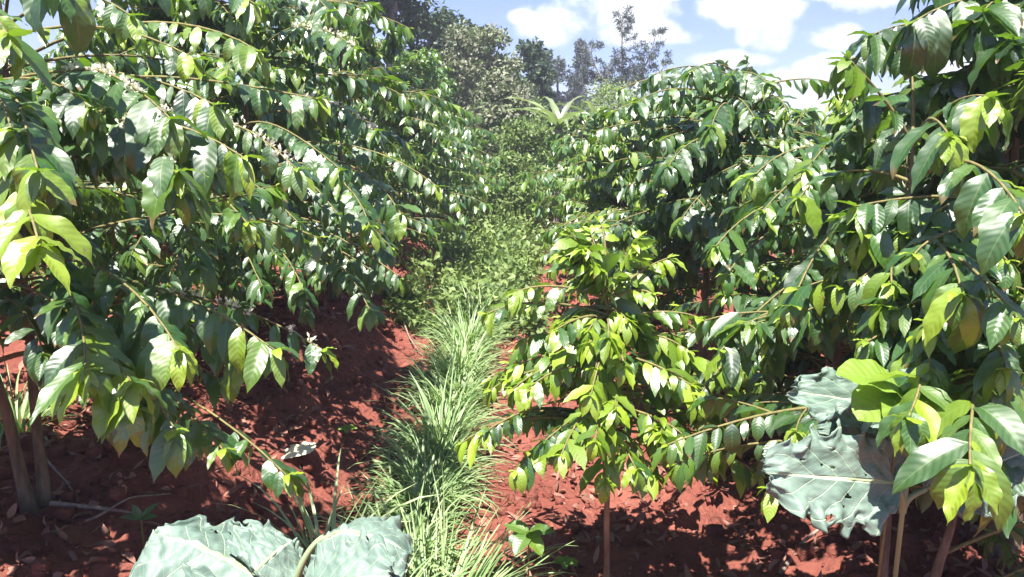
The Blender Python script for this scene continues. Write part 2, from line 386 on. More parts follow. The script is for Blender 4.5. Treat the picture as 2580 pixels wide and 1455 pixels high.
def scatter_litter(n):
    mb = MB()
    cx = np.concatenate([rng.uniform(-2.6, -1.0, n), rng.uniform(-.1, 2.2, n)]); cy = np.concatenate([rng.uniform(1.9, 7, n), rng.uniform(2.2, 6, n)])
    z = ground_h(cx, cy) + .008
    N = len(cx); a = rng.uniform(0, 6.28, N)
    d = np.stack([np.cos(a), np.sin(a), rng.uniform(-.1, .5, N)], -1)
    nr = np.stack([rng.normal(0, .35, N), rng.normal(0, .35, N), np.ones(N)], -1)
    leaves(mb, np.stack([cx, cy, z], -1), d, nr, rng.uniform(.02, .11, N), rng.uniform(.008, .035, N), rng.normal(.4, 1.3, N), rng.uniform(0, 1, N), .1, rng.random(N), 4, 2)
    o = mb.build('leaf_litter', M['litter']); tag(o, 'dry pinkish brown fallen leaves lying over the red soil', 'leaf litter', kind='stuff')
scatter_litter(1900)

# ------------------------------------------------------------------ coffee plants
def branch(parent, name_wood, p0, p1, sag=0.10, lift=0.12, leafL=0.125, tint=0.45, hero=False, n_leaves_frac=0.7, blossom=False,
           res=(8, 4), spacing=0.055, rw=0.005, mlist=None, tipyoung=0.75, merged=None, wilt=1.0, nsub=0, zmin=.12):
    """one side branch with its leaves; merged=(wood MB, leaf MB, petal MB) collects into a crown instead"""
    p0 = np.asarray(p0, float); p1 = np.asarray(p1, float); D = p1 - p0; ln = np.linalg.norm(D)
    a = p0 + D * .33 + np.array([0, 0, lift * ln]) ; b = p0 + D * .72 + np.array([0, 0, lift * ln * .9 + sag * ln * .3]) + rng.normal(0, .03, 3) * ln
    n = 14; pts = bez(p0, a, b, p1, n)
    wood, lf, pet = merged if merged else (MB(), MB(), MB())
    tube(wood, pts, np.linspace(rw * 1.25, rw * .45, n), 5, rng.random())
    seg = np.linalg.norm(np.diff(pts, axis=0), axis=1); s = np.concatenate([[0], np.cumsum(seg)]); T = s[-1]
    pos = np.concatenate([[T, T - .016, T - .036], np.arange(T - .065, T * (1 - n_leaves_frac), -spacing)]); pos = pos[pos > T * .04]
    bs, ds, ns, LL, dr, tt = [], [], [], [], [], []
    for k, q in enumerate(pos):
        c = np.array([np.interp(q, s, pts[:, i]) for i in range(3)]); c2 = np.array([np.interp(max(q - .03, 0), s, pts[:, i]) for i in range(3)])
        t = nrmz(c - c2); sd = nrmz(np.cross(t, [0, 0, 1.0])); up = np.cross(sd, t)
        for sgn in (-1, 1):
            if k > 1 and rng.random() < .14: continue
            age = min(1, k / 4.0)
            fw_ = rng.uniform(.35, .8) + (0.5 if k == 0 else 0)
            rl = rng.normal(0, .35)
            dd = sd * sgn * math.cos(rl) * rng.uniform(.6, 1) + up * (math.sin(rl) * .6) + t * fw_ - np.array([0, 0, rng.uniform(.1, 1.1)]) * wilt
            if k < 2: dd = t * (1.0 - k * .4) + sd * sgn * (.5 + .4 * k) - np.array([0, 0, rng.uniform(.4, 1.1)]) * wilt
            bs.append(c + rng.normal(0, .002, 3)); ds.append(dd)
            ns.append(up + sd * sgn * .25 + np.array([0, 0, .5]) + rng.normal(0, .22, 3))
            LL.append(leafL * (0.72 if k == 0 else .9 if k == 1 else 1.05 if k < 5 else .92) * rng.uniform(.55, 1.22))
            dr.append(rng.uniform(.2, 1.5) * wilt)
            tt.append(np.clip(tint + (tipyoung - tint) * max(0, 1 - k / 3.4) + rng.normal(0, .17), 0, 1))
    # tip bud: small upright young leaves
    c = pts[-1]; t = nrmz(pts[-1] - pts[-2]); sd = nrmz(np.cross(t, [0, 0, 1.0]))
    for sgn in (-1, 1):
        bs.append(c); ds.append(t * .7 + sd * sgn * .5 + np.array([0, 0, .45])); ns.append(np.array([0, 0, 1.]) - t * .4)
        LL.append(leafL * rng.uniform(.28, .5)); dr.append(rng.uniform(.2, .9)); tt.append(np.clip(tipyoung + .3 + rng.normal(0, .1), 0, 1))
    for q in range(nsub):
        fr = rng.uniform(.25, .75); i0 = int(fr * (n - 1)); c0 = pts[i0]; tt0 = nrmz(pts[i0 + 1] - pts[i0]); sd0 = nrmz(np.cross(tt0, [0, 0, 1.0]))
        sg = 1 if (q + int(rng.random() * 2)) % 2 else -1
        tp = c0 + (tt0 * rng.uniform(.3, .7) + sd0 * sg * rng.uniform(.5, .9) + np.array([0, 0, rng.uniform(-.45, .15)])) * ln * (1 - fr * .6) * .5
        if tp[2] > float(ground_h(tp[0], tp[1])) + zmin and allowed(tp) and not shades(tp):
            branch(parent, name_wood, c0, tp, leafL=leafL * .95, tint=tint, n_leaves_frac=.9, res=res, spacing=spacing, rw=rw * .6, tipyoung=tipyoung, merged=(wood, lf, pet), wilt=wilt, lift=.05)
    N = len(bs); LL = np.array(LL)
    leaves(lf, np.array(bs), np.array(ds), np.array(ns), LL, LL * rng.uniform(.30, .46, N), np.array(dr), rng.uniform(-.1, .45, N),
           rng.uniform(.02, .075, N), np.array(tt), res[0], res[1])
    if blossom:
        for q in pos[2:]:
            if rng.random() < .45: continue
            c = np.array([np.interp(q, s, pts[:, i]) for i in range(3)])
            K = 20; dirs = nrmz(rng.normal(0, 1, (K, 3)) + np.array([0, 0, 1.1])); c = c + t * 0
            leaves(pet, c + dirs * .004 + rng.normal(0, .006, (K, 3)), dirs, rng.normal(0, 1, (K, 3)), rng.uniform(.009, .018, K), .007, .5, 0, 0, rng.uniform(.4, 1, K), 2, 2, prof_round)
    if not merged:
        br = wood.build(name_wood, M['twig'], parent, origin=parent.location)
        f = lf.build('foliage', mlist or M['coffee'], br, origin=parent.location)
        if pet.v: pet.build('blossom', M['petal'], br, origin=parent.location)
        return br

def stems(root_obj, base, H, k=2, r=.022, lean=.25, m='bark', name='stem'):
    """one or several stems; returns list of centre lines"""
    out = []
    for i in range(k):
        a = rng.uniform(0, 6.28) if k > 1 else rng.uniform(0, 6.28); ln = lean * rng.uniform(.5, 1) * (1 if k > 1 else .4)
        top = np.array([base[0] + math.cos(a) * ln, base[1] + math.sin(a) * ln, base[2] + H * rng.uniform(.9, 1)])
        b0 = np.array(base, float) + np.array([math.cos(a), math.sin(a), 0]) * .03 * (k > 1)
        b0[2] -= .05
        pts = bez(b0, b0 + [math.cos(a) * ln * .4, math.sin(a) * ln * .4, H * .3], top - [math.cos(a) * ln * .1, 0, H * .35], top, 18)
        pts[1:-1] += rng.normal(0, min(.006, r * .16), (16, 3))
        mb = MB(); rr_ = np.linspace(r, r * .25, 18) * (1 + rng.normal(0, .09, 18)); rr_[0] *= 1.5; rr_[1] *= 1.15; tube(mb, pts, rr_, 10, .5)
        mb.build(name, M[m], root_obj, origin=root_obj.location)
        out.append(pts)
    return out
def on_stem(st, z):
    best = st[rng.integers(len(st))]
    z = min(z, best[-1][2]); return np.array([np.interp(z, best[:, 2], best[:, i]) for i in range(3)])

# where foliage may show, in photograph pixels (keeps the crowns' outline and the open furrow)
TOPX = [0, 930, 1010, 1060, 1130, 1200, 1245, 1300, 1380, 1440, 1540, 1600, 1700, 1850, 1950, 1985, 2070, 2100, 2140, 2240, 2260, 2576]
TOPY = [-900, -900, -40, 130, 185, 260, 350, 410, 330, 270, 200, 165, 150, 150, 165, 250, 320, 160, 70, 40, -900, -900]
BOTX = [0, 60, 230, 480, 560, 700, 850, 900, 1130, 1180, 1235, 1236, 1300, 1420, 1540, 1700, 1900, 2100, 2576]
BOTY = [1250, 1180, 1100, 1080, 960, 900, 850, 760, 690, 600, 560, 560, 640, 760, 900, 1180, 1250, 1250, 1453]
SD = np.array(sdir)
LIT = [(1560, 2200, 1300, 1470), (440, 900, 980, 1200), (980, 1160, 740, 900), (0, 250, 980, 1100)]     # open soil that the sun reaches
KP = [P(300, 950, 1.9), P(400, 930, 2.0), P(650, 930, 2.1), P(345, 1050, 1.85), P(790, 1110, 3.6), P(2060, 1120, 1.8), P(2110, 1230, 1.78), P(2090, 1000, 1.9), P(520, 1380, 1.55), P(910, 1370, 1.55)]
def shades(p):
    z = float(ground_h(p[0], p[1])); q = p - SD * ((p[2] - z) / SD[2]); x, y, d = proj(q)
    if any(a < x < b and c < y < e for a, b, c, e in LIT): return True
    for kp in KP:
        dv = np.asarray(p) - kp; al = dv @ SD
        if al > .08 and np.linalg.norm(dv - al * SD) < .16: return True
    return False
def allowed(p):
    x, y, d = proj(p)
    if d < .9: return False
    if d < 2.0 and 1900 < x < 2250 and 930 < y < 1340: return False      # the kale leaves stand free here
    if d < 2.6 and 1880 < x < 2120 and -50 < y < 290: return False
    if x < -500 or x > 3100 or y < -900: return d > 1.0
    return np.interp(x, TOPX, TOPY) < y < np.interp(x, BOTX, BOTY)

def coffee_bush(name, label, x, y, H, Rr, nb, hero=(), nst=2, res=(8, 4), leafL=.108, tint=.33, group=None, blossom_p=0.0, mind=1.25,
                zlow=.12, stem_m='bark', cat='coffee bush', r=.024, merged=False, check=True, wilt=1.0, spacing=.042, tipyoung=.75, nsub=6, zmin=.18):
    base = gpt(x, y)
    root = empty(name, base, label, cat, group)
    st = stems(root, base, H, nst, r, m=stem_m)
    acc = (MB(), MB(), MB()) if merged else None
    hb = 0
    for pts in st:
        branch(root, 'branch', pts[-4], pts[-1] + np.array([rng.normal(0, .03), rng.normal(0, .03), .03]), leafL=leafL * .9, tint=tint, res=res, n_leaves_frac=.9, tipyoung=tipyoung, spacing=.05, merged=acc, rw=.004, lift=0)
        hb += 1
    for h in hero:
        px, py, d = h[:3]; o = h[3] if len(h) > 3 else {}
        tip = P(px, py, d)
        z0 = np.clip(tip[2] + o.get('rise', -.02), base[2] + .12 * H, base[2] + H * .98)
        p0 = on_stem(st, z0)
        branch(root, 'branch', p0, tip, leafL=o.get('L', leafL) * .92, tint=o.get('tint', tint), res=o.get('res', (16, 6)), n_leaves_frac=o.get('frac', .5),
               blossom=o.get('bl', False), tipyoung=o.get('ty', tipyoung), spacing=o.get('sp', .045), wilt=o.get('wilt', wilt), lift=o.get('lift', .12))
        hb += 1
    nb = nb if merged else min(nb, 96 - hb)
    k = 0; tries = 0
    while k < nb and tries < nb * 30:
        tries += 1
        f = rng.random() ** .85; z = base[2] + H * (zlow + (1.0 - zlow) * f)
        a = rng.uniform(0, 2 * np.pi)
        rad = Rr * (np.clip(1.12 - f ** 2.2, .25, 1)) * rng.uniform(.55, 1.08)
        p0 = on_stem(st, z)
        tip = p0 + np.array([math.cos(a) * rad, math.sin(a) * rad, rng.uniform(-.22, .10) * rad + (0.22 * (f > .9))])
        gz = float(ground_h(tip[0], tip[1]))
        if tip[2] < gz + zmin: continue
        if check:
            if not allowed(tip): continue
            if any(shades(p0 + (tip - p0) * q_) for q_ in (.35, .7, 1.0)) and rng.random() < .85: continue
            if np.linalg.norm(tip - CAM) < mind: continue
        k += 1
        branch(root, 'branch', p0, tip, leafL=leafL, tint=tint + rng.normal(0, .06), res=res, n_leaves_frac=.8, blossom=rng.random() < blossom_p, wilt=wilt,
               merged=acc, spacing=spacing, tipyoung=tipyoung, nsub=nsub, zmin=zmin)
    if merged:
        acc[0].build('branches', M['twig'], root, origin=root.location)
        acc[1].build('crown', M['coffee_far'], root, origin=root.location)
        if acc[2].v: acc[2].build('blossom', M['petal'], root, origin=root.location)
    return root

GL = 'coffee bushes in the left row'; GR = 'coffee bushes in the right row'
H0 = dict
coffee_bush('coffee_bush', 'nearest coffee bush of the left row, large drooping leaves filling the left edge', -1.62, 2.55, 2.55, 1.15, 78, nst=2, r=.018, nsub=9, zlow=.2,
    hero=[(95, 430, 1.5, H0(L=.15, tint=.45, ty=.8)), (100, 620, 1.4, H0(L=.13, tint=.8, ty=.9)), (20, 90, 1.5, H0(L=.14, tint=.6)), (140, -40, 1.6, H0(L=.16, tint=.2)),
          (490, 150, 2.1, H0(tint=.6, ty=.95)), (650, 130, 2.1, H0(tint=.65, ty=.95)), (540, 265, 2.0, H0(L=.13)), (610, 395, 1.9, H0(L=.14)), (745, 425, 2.0, H0(bl=True)),
          (430, 300, 1.85, H0(L=.15, bl=True)), (450, 430, 1.8, H0(L=.16, bl=True)), (230, 275, 1.9, H0(L=.14, tint=.25)), (620, 560, 1.9, H0(tint=.55)),
          (260, 905, 1.9, H0(L=.15, ty=.9)), (400, 885, 2.0, H0(L=.13, ty=.95)), (345, 1030, 1.85, H0(L=.15, ty=.9, wilt=1.1)), (500, 1095, 2.0, H0(tint=.25, ty=.4)),
          (615, 925, 2.1, H0(ty=.9)), (810, 880, 2.15, H0(bl=True, frac=.4)), (720, 1195, 1.9, H0(L=.12, frac=.14, ty=.8)), (110, 890, 2.0, H0(tint=.2, ty=.3)),
          (640, 10, 2.2, H0(ty=.95)), (330, 40, 2.0, {}), (800, 250, 2.3, H0(ty=.9)), (30, 330, 1.6, H0(L=.14)), (560, 870, 2.3, H0(frac=.4)), (215, 930, 1.65, H0(L=.15, tint=.5, ty=.95)), (330, 960, 1.7, H0(L=.14, tint=.5, ty=.95)), (440, 1080, 1.8, H0(L=.14, tint=.35, ty=.7)), (560, 1130, 1.9, H0(L=.12, tint=.4, ty=.8, frac=.3)), (690, 880, 1.95, H0(L=.13, tint=.5, ty=.9, frac=.35)), (450, 880, 1.8, H0(L=.13, tint=.5, ty=.95))])
coffee_bush('coffee_bush', 'second coffee bush along the left row, white blossom on its upper branches', -1.55, 4.35, 2.45, 1.2, 78, nst=3, nsub=9, group=GL, blossom_p=.08, mind=2.0, r=.022,
    hero=[(765, 735, 3.0, H0(ty=.8, frac=.25)), (930, 570, 2.7, H0(L=.14)), (1010, 540, 3.0, H0(L=.14)), (900, 125, 2.9, H0(bl=True)), (950, 330, 3.0, H0(bl=True)), (1100, 470, 3.2, {}),
          (860, 430, 2.6, {}), (930, 780, 3.0, H0(frac=.3)), (500, 640, 3.2, H0(tint=.25, ty=.5, res=(8, 4), frac=.75)), (600, 700, 3.4, H0(tint=.25, ty=.5, res=(8, 4), frac=.75)), (690, 640, 3.2, H0(tint=.25, ty=.5, res=(8, 4), frac=.75)), (800, 700, 3.3, H0(tint=.25, ty=.5, res=(8, 4), frac=.75)), (420, 720, 3.1, H0(tint=.25, ty=.5, res=(8, 4), frac=.75)), (880, 660, 3.3, H0(tint=.25, ty=.5, res=(8, 4), frac=.75)), (540, 560, 3.0, H0(tint=.25, ty=.5, res=(8, 4), frac=.75)), (330, 640, 3.0, H0(tint=.25, ty=.5, res=(8, 4), frac=.75)), (750, 560, 3.0, H0(tint=.25, ty=.5, res=(8, 4), frac=.75)), (640, 740, 3.5, H0(tint=.25, ty=.5, res=(8, 4), frac=.75)), (980, 640, 3.4, H0(tint=.25, ty=.5, res=(8, 4), frac=.75)), (240, 700, 3.2, H0(tint=.25, ty=.5, res=(8, 4), frac=.75)), (850, 540, 3.0, H0(tint=.25, ty=.5, res=(8, 4), frac=.75)), (500, 800, 3.0, H0(tint=.2, ty=.4, res=(8, 4), frac=.75)), (600, 780, 3.3, H0(tint=.2, ty=.4, res=(8, 4), frac=.75)), (880, 700, 3.2, H0(tint=.2, ty=.4, res=(8, 4), frac=.75)), (770, 790, 3.4, H0(tint=.2, ty=.4, res=(8, 4), frac=.75)), (960, 700, 3.3, H0(tint=.2, ty=.4, res=(8, 4), frac=.75)), (420, 840, 3.0, H0(tint=.2, ty=.4, res=(8, 4), frac=.75)), (660, 720, 3.1, H0(tint=.2, ty=.4, res=(8, 4), frac=.75)),  (830, 30, 2.7, {}), (1010, 700, 3.1, {})])  # darkest tinted low branches carry the shade in their leaf colour
coffee_bush('coffee_bush', 'third coffee bush along the left row, its crown closing on the grass strip', -1.35, 6.0, 2.15, 1.2, 88, nst=2, group=GL, mind=3, res=(5, 2), spacing=.06, blossom_p=.03)
coffee_bush('coffee_bush', 'fourth coffee bush along the left row, half hidden by the third', -1.32, 8.2, 2.0, 1.15, 84, nst=2, group=GL, mind=3, res=(4, 2), spacing=.065)
# right row
coffee_bush('coffee_bush', 'nearest coffee bush of the right row, big glossy leaves at the right edge', 1.10, 2.06, 1.72, .85, 60, nst=2, group=GR, mind=1.35, r=.017,
    hero=[(2420, 740, 1.6, H0(L=.16, tint=.55, ty=.8, wilt=1.3)), (2390, 345, 1.75, H0(L=.15, ty=.9, wilt=1.2)), (2495, 245, 1.75, H0(L=.15, ty=.9, wilt=1.2)), (2575, 540, 1.45, H0(L=.16, tint=.5)),
          (2440, 1170, 1.45, H0(L=.15, tint=.6, ty=.8)), (2285, 1050, 1.6, H0(L=.15, tint=.6)), (2340, 930, 1.7, H0(ty=.9)), (2180, 860, 1.9, {}), (2530, 930, 1.6, H0(L=.13)),
          (2150, 520, 2.0, H0(L=.15, tint=.35)), (2560, 800, 1.5, {}), (2220, 770, 1.9, {}), (2300, 640, 1.8, H0(tint=.3))])
coffee_bush('coffee_bush', 'tall dark coffee bush against the sky in the upper right corner', 1.85, 2.75, 2.75, .95, 62, nst=3, group=GR, mind=1.9, zlow=.42, tint=.15, tipyoung=.3, leafL=.15, r=.028,
    hero=[(2290, 60, 2.1, H0(L=.19, tint=.2, ty=.3, wilt=1.4)), (2110, 160, 2.6, H0(ty=.4, wilt=1.3)), (2190, 90, 2.4, H0(ty=.4, L=.16)), (2450, 60, 2.1, H0(L=.18, tint=.15, ty=.2)), (2550, 100, 2.0, H0(L=.17, ty=.2)),
          (2170, 260, 2.5, H0(ty=.3)), (2380, 200, 2.2, H0(L=.16, ty=.2)), (2330, -60, 2.2, H0(L=.16)), (2270, 300, 2.4, H0(ty=.3)), (2420, 330, 2.3, H0(ty=.3))])
coffee_bush('coffee_bush', 'coffee bush in the right row behind the two kale plants, silvery glossy leaves', 1.3, 3.35, 1.6, .85, 70, nst=2, group=GR, mind=2.0,
    hero=[(1890, 450, 2.75, H0(L=.14)), (2030, 430, 2.6, H0(L=.14, ty=.9)), (1920, 530, 2.6, {}), (2010, 500, 2.5, H0(ty=.9, L=.14)), (2140, 340, 2.6, {}), (1990, 770, 2.2, H0(L=.15, ty=.9)),
          (1815, 880, 2.3, H0(L=.14, ty=.85)), (1800, 620, 2.5, H0(ty=.8)), (1940, 900, 2.4, {}), (1830, 690, 2.5, {}), (1750, 1010, 2.5, {})])
coffee_bush('coffee_bush', 'rounded coffee bush of the right row standing against the sky above the young plant', 1.1, 4.5, 1.98, .98, 84, nst=3, group=GR, mind=3.0, zlow=.3, tint=.3, tipyoung=.55,
    hero=[(1640, 190, 3.9, H0(L=.14)), (1740, 180, 3.8, H0(L=.14)), (1840, 190, 3.8, H0(L=.14)), (1930, 210, 3.8, H0(L=.14)), (1600, 260, 3.7, H0(L=.15)), (1790, 320, 3.3, H0(L=.14, ty=.8)),
          (1680, 420, 3.2, H0(L=.14)), (1900, 300, 3.5, {}), (1980, 280, 3.6, H0(ty=.8)), (1560, 330, 4.0, {}), (1560, 225, 3.9, {}), (1545, 280, 3.8, {}), (1500, 330, 4.2, {})])
coffee_bush('coffee_bush', 'fifth coffee bush along the right row, low pale crown', 1.0, 6.2, 1.62, .88, 84, nst=2, group=GR, mind=3, res=(5, 2), spacing=.06, tint=.5)
coffee_bush('coffee_bush', 'sixth coffee bush along the right row, lower than the banana plants', 0.95, 7.9, 1.6, .92, 80, nst=2, group=GR, mind=3, res=(4, 2), spacing=.065, tint=.5)
# young plant in the furrow
coffee_bush('young_coffee_plant', 'young bright green coffee plant on a single thin stem in the furrow', .355, 2.72, 1.14, .48, 80, nst=1, r=.0135, stem_m='young_bark', cat='coffee plant', leafL=.10,
    tint=.70, tipyoung=1.0, mind=2, nsub=6, zlow=.46, zmin=.44, spacing=.036, check=False, wilt=.9,
    hero=[(1530, 850, 2.45, H0(L=.11, ty=.95, tint=.7)), (1510, 560, 2.75, H0(ty=1.0, tint=.8)), (1600, 600, 2.8, H0(ty=1, tint=.8)), (1420, 640, 2.7, H0(ty=1, tint=.8)), (1680, 650, 2.7, H0(ty=1, tint=.8)),
          (1640, 740, 2.6, H0(ty=.95, tint=.75)), (1290, 740, 2.6, H0(ty=.9, tint=.75)), (1225, 790, 2.65, H0(ty=.9)), (1400, 830, 2.5, H0(ty=.9)), (1760, 800, 2.7, {}), (1550, 1030, 2.45, H0(L=.1, ty=.9, tint=.8, frac=.3)),
          (1330, 980, 2.5, H0(frac=.4)), (1370, 1110, 2.45, H0(tint=.25, ty=.3, frac=.3)), (1230, 1080, 2.5, H0(tint=.25, ty=.3, frac=.25)), (1600, 1180, 2.45, H0(ty=.8, frac=.4, L=.1)), (1800, 1010, 2.6, {}), (1780, 1120, 2.6, {})])
# further bushes: crowns with stems, shared meshes
def far_bush(name, label, x, y, H, Rr, nb, group, tint=.45):
    return coffee_bush(name, label, x, y, H, Rr, nb, nst=2, group=group, merged=True, check=False, zlow=.05, nsub=1, res=(3, 2), spacing=.075, leafL=.14, tint=tint)
fb = [far_bush('coffee_bush', 'fifth coffee bush along the left row, far down the furrow', -1.3, 10.2, 1.9, 1.15, 110, GL),
      far_bush('coffee_bush', 'seventh coffee bush along the right row, far down the furrow', 0.95, 9.8, 1.55, .95, 100, GR, .5)]
def copy_tree(o, parent=None):
    c = o.copy(); COL.objects.link(c)
    if parent is not None: c.parent = parent
    for ch in o.children: copy_tree(ch, c)
    return c
ORD = ['sixth', 'seventh', 'eighth', 'ninth', 'tenth']
spots = []
for i, yy in enumerate((12.2, 14.2, 16.4)):
    spots.append((-1.3, yy, 0, ORD[i] + ' coffee bush along the left row, far down the furrow', GL))
for i, yy in enumerate((11.9, 14.2)):
    spots.append((1.0, yy, 1, ORD[i + 2] + ' coffee bush along the right row, far down the furrow', GR))
for i, (xx, yy) in enumerate([(-3.5, 3.0), (-3.6, 5.2), (-3.5, 7.6), (-3.6, 10.0), (-3.4, 12.6)]):
    spots.append((xx, yy, 0, ['nearest', 'second', 'third', 'fourth', 'fifth'][i] + ' coffee bush of the row behind the left row', 'coffee bushes of the row behind the left row'))
for i, (xx, yy) in enumerate([(3.1, 4.0), (2.9, 5.9), (2.8, 7.9), (2.9, 10.4)]):
    spots.append((xx, yy, 1, ['nearest', 'second', 'third', 'fourth'][i] + ' coffee bush of the row behind the right row', 'coffee bushes of the row behind the right row'))
for xx, yy, k, lab, grp in spots:
    c = copy_tree(fb[k]); c.location = gpt(xx, yy); c.rotation_euler = (0, 0, rng.uniform(0, 6.28)); s_ = rng.uniform(.92, 1.08); c.scale = (s_, s_, s_)
    c['label'] = lab; c['group'] = grp

# ------------------------------------------------------------------ grass
def tuft(mb, c, n, hgt, spread, wid=.008, up=.6, tint=.5, lean=(0, 0), seg=5):
    a = rng.uniform(0, 2 * np.pi, n); r = spread * .35 * rng.random(n) ** .5
    x = c[0] + np.cos(a) * r; y = c[1] + np.sin(a) * r; z = ground_h(x, y) - .01
    k = rng.random(n)
    d = np.stack([np.cos(a) * (1 - up) * (.3 + k) + lean[0], np.sin(a) * (1 - up) * (.3 + k) + lean[1], np.full(n, up)], -1)
    nr = np.stack([-np.cos(a) * .5, -np.sin(a) * .5, np.full(n, .6)], -1) + rng.normal(0, .2, (n, 3))
    L = hgt * rng.uniform(.55, 1.2, n)
    leaves(mb, np.stack([x, y, z], -1), d, nr, L, wid * rng.uniform(.6, 1.4, n), rng.uniform(.5, 2.1, n), .3, 0, np.clip(tint + rng.normal(0, .2, n), 0, 1), seg, 2, prof_blade)
g = MB()
yy = 2.75
while yy < 13:
    wdt = .07 + .05 * math.sin(yy * 3) + .03 * math.sin(yy * 7.3)
    wdt = max(wdt, .03)
    for _ in range(3 if yy < 7 else 2):
        if rng.random() < .42: continue
        xx = -.40 + .02 * (yy - 3) + rng.normal(0, wdt * .5)
        tuft(g, (xx, yy + rng.uniform(-.08, .08)), int(rng.uniform(25, 60)) if yy < 6 else 26, rng.uniform(.20, .46), rng.uniform(.15, .3), rng.uniform(.009, .018) if yy < 6 else .011, rng.uniform(.45, .75), .5 + rng.normal(0, .2), seg=5 if yy < 5 else 3)
    yy += .10 if yy < 6 else .17
tag(g.build('grass', M['grass']), 'strip of lush pale green grass running along the foot of the red bank', 'grass', kind='stuff')
def grass_tuft(label, c, n, h, spread, wid, up, lean=(0, 0), tint=.55):
    mb = MB(); tuft(mb, c, n, h, spread, wid, up, tint, lean, 7)
    o = mb.build('grass_tuft', M['grass'], origin=gpt(*c)); o.location = gpt(*c); tag(o, label, 'grass')
grass_tuft('broad bladed grass tuft arching beside the lower left kale', (-.52, 2.18), 260, .42, .42, .013, .62)
grass_tuft('tall upright grass blades behind the lower left kale', (-.62, 2.42), 34, .55, .22, .017, 1.1, tint=.7)
grass_tuft('low arching grass tuft right of the lower left kale', (-.27, 2.4), 420, .46, .46, .011, .5)
grass_tuft('pale grass tuft under the coffee leaves at the left edge', (-2.15, 3.3), 130, .5, .3, .012, .5)
grass_tuft('pale narrow leaved grass tuft at the foot of the right coffee stems', (1.12, 2.0), 70, .26, .22, .010, .5, tint=.8)

# ------------------------------------------------------------------ kale plants
def kale_leaf(parent, b, t, nr, width, droop=.6, fold=.25, frill=.018, seed=0, nu=56, nv=44, cup=0.0, lobes=5, holes=0, label=None):
    b = np.asarray(b, float); t = np.asarray(t, float); D = t - b; L = np.linalg.norm(D)
    r = np.random.default_rng(seed)
    d = D / L; side = nrmz(np.cross(nr, d)); n_ = np.cross(d, side)
    u = np.linspace(0, 1, nu + 1)[:, None]; v = np.linspace(-1, 1, nv + 1)[None]
    th = (u - .5) * droop
    Lx = L * (1 + droop ** 2 / 24)
    cen = b + d * (L * u[..., None]) + n_ * (droop * L * .5 * (u * (1 - u)) * 1.3)[..., None]
    w_ = width / 2 * np.sqrt(np.clip(1 - (2 * np.clip(u, 0, 1) ** .8 - 1.04) ** 2, 0.004, 1))
    lob = 1 + .12 * np.sin(u * lobes * 6.28 + 1.3 * np.sign(v) + seed) + .05 * np.sin(u * 31 + seed * 2 + np.sign(v)) + .03 * np.sin(u * 67 + seed)
    W2 = w_ * np.where(np.abs(v) > .3, 1 + (lob - 1) * (np.abs(v) - .3) / .7, 1)
    av = np.abs(v)
    ed = np.maximum(av, np.clip((u - .8) / .2, 0, 1))
    off = fold * av * w_ - cup * av ** 2 * w_
    ang = np.arctan2(v * .5, u + .02)
    off = off + frill * ed ** 3 * 3.2 * ((vnoise(u * 16 + seed * 5.3 + 0 * v, np.sign(v) * 3 + seed + 0 * u) - .5) + .6 * (vnoise(u * 34 + 0 * v, v * 6 + seed * 2.0) - .5))
    x = u * 9 + seed * 3.1; y = v * 5 + seed * 1.7
    off = off + .022 * (fbm(x * .7, y * .7 + 0 * x, 4)) * (1 + ed) * width / .3
    ph = (u * 6 - av * 2.4); off = off - .0012 * np.cos(ph * 6.283) * np.clip(1 - av, .2, 1) * (width / .28)
    X = cen + side * (v * W2)[..., None] + n_ * off[..., None]
    nvp = nv + 1; i = np.arange(nu)[:, None] * nvp; j = np.arange(nv)[None]
    q = np.stack([i + j, i + nvp + j, i + nvp + j + 1, i + j + 1], -1).reshape(-1, 4)
    cu = (i // nvp + .5) / nu; cvv = np.abs((j + .5) / nv * 2 - 1)
    keep = np.ones((nu, nv), bool)
    for _ in range(holes):
        hu, hv = r.uniform(.2, .9), r.uniform(-.85, .85); rr = r.uniform(.008, .03)
        keep &= ((cu - hu) ** 2 + (((j + .5) / nv * 2 - 1 - hv) * .6) ** 2 + .0006 * r.random((nu, nv))) > rr ** 2
    mb = MB()
    mb.add(X.reshape(-1, 3), q[keep.ravel()][:, ::-1], np.stack(np.meshgrid(u[:, 0], (v[0] + 1) / 2, indexing='ij'), -1).reshape(-1, 2), .5)
    o = mb.build('leaf', M['kale'], parent, origin=parent.location)
    md = o.modifiers.new('thickness', 'SOLIDIFY'); md.thickness = .0012; md.offset = 0
    # midrib
    rb = MB(); ci = cen[:, 0, :] if cen.ndim == 3 else cen
    mid_line = X[:, nv // 2, :] - n_ * .002
    tube(rb, mid_line[:int(nu * .85)], np.linspace(.0055, .0012, int(nu * .85)), 6, .8)
    rb.build('midrib', M['kale_stalk'], o, origin=parent.location)
    return o
def petiole(parent, pts, r0=.008, r1=.006):
    mb = MB(); pts = np.asarray(pts); p = bez(pts[0], pts[1], pts[2], pts[3], 14)
    tube(mb, p, np.linspace(r0, r1, 14), 8, .7); mb.build('stalk', M['kale_stalk'], parent, origin=parent.location)
kb = gpt(-.55, 1.62)
K1 = empty('kale_plant', kb, 'grey green kale with broad veined leaves at the lower left beside the grass', 'kale', 'kale plants')
ctr = P(650, 1500, 1.6)
petiole(K1, [kb, kb + [0, 0, .2], ctr - [0, 0, .1], ctr], .018, .012)
kale_leaf(K1, P(655, 1450, 1.55), P(385, 1335, 1.57), (-.15, -.15, 1.), .33, .35, -.55, .007, seed=1, holes=7)
kale_leaf(K1, P(640, 1440, 1.53), P(735, 1360, 1.64), (.4, -.7, .8), .20, .9, -.25, .008, seed=2)
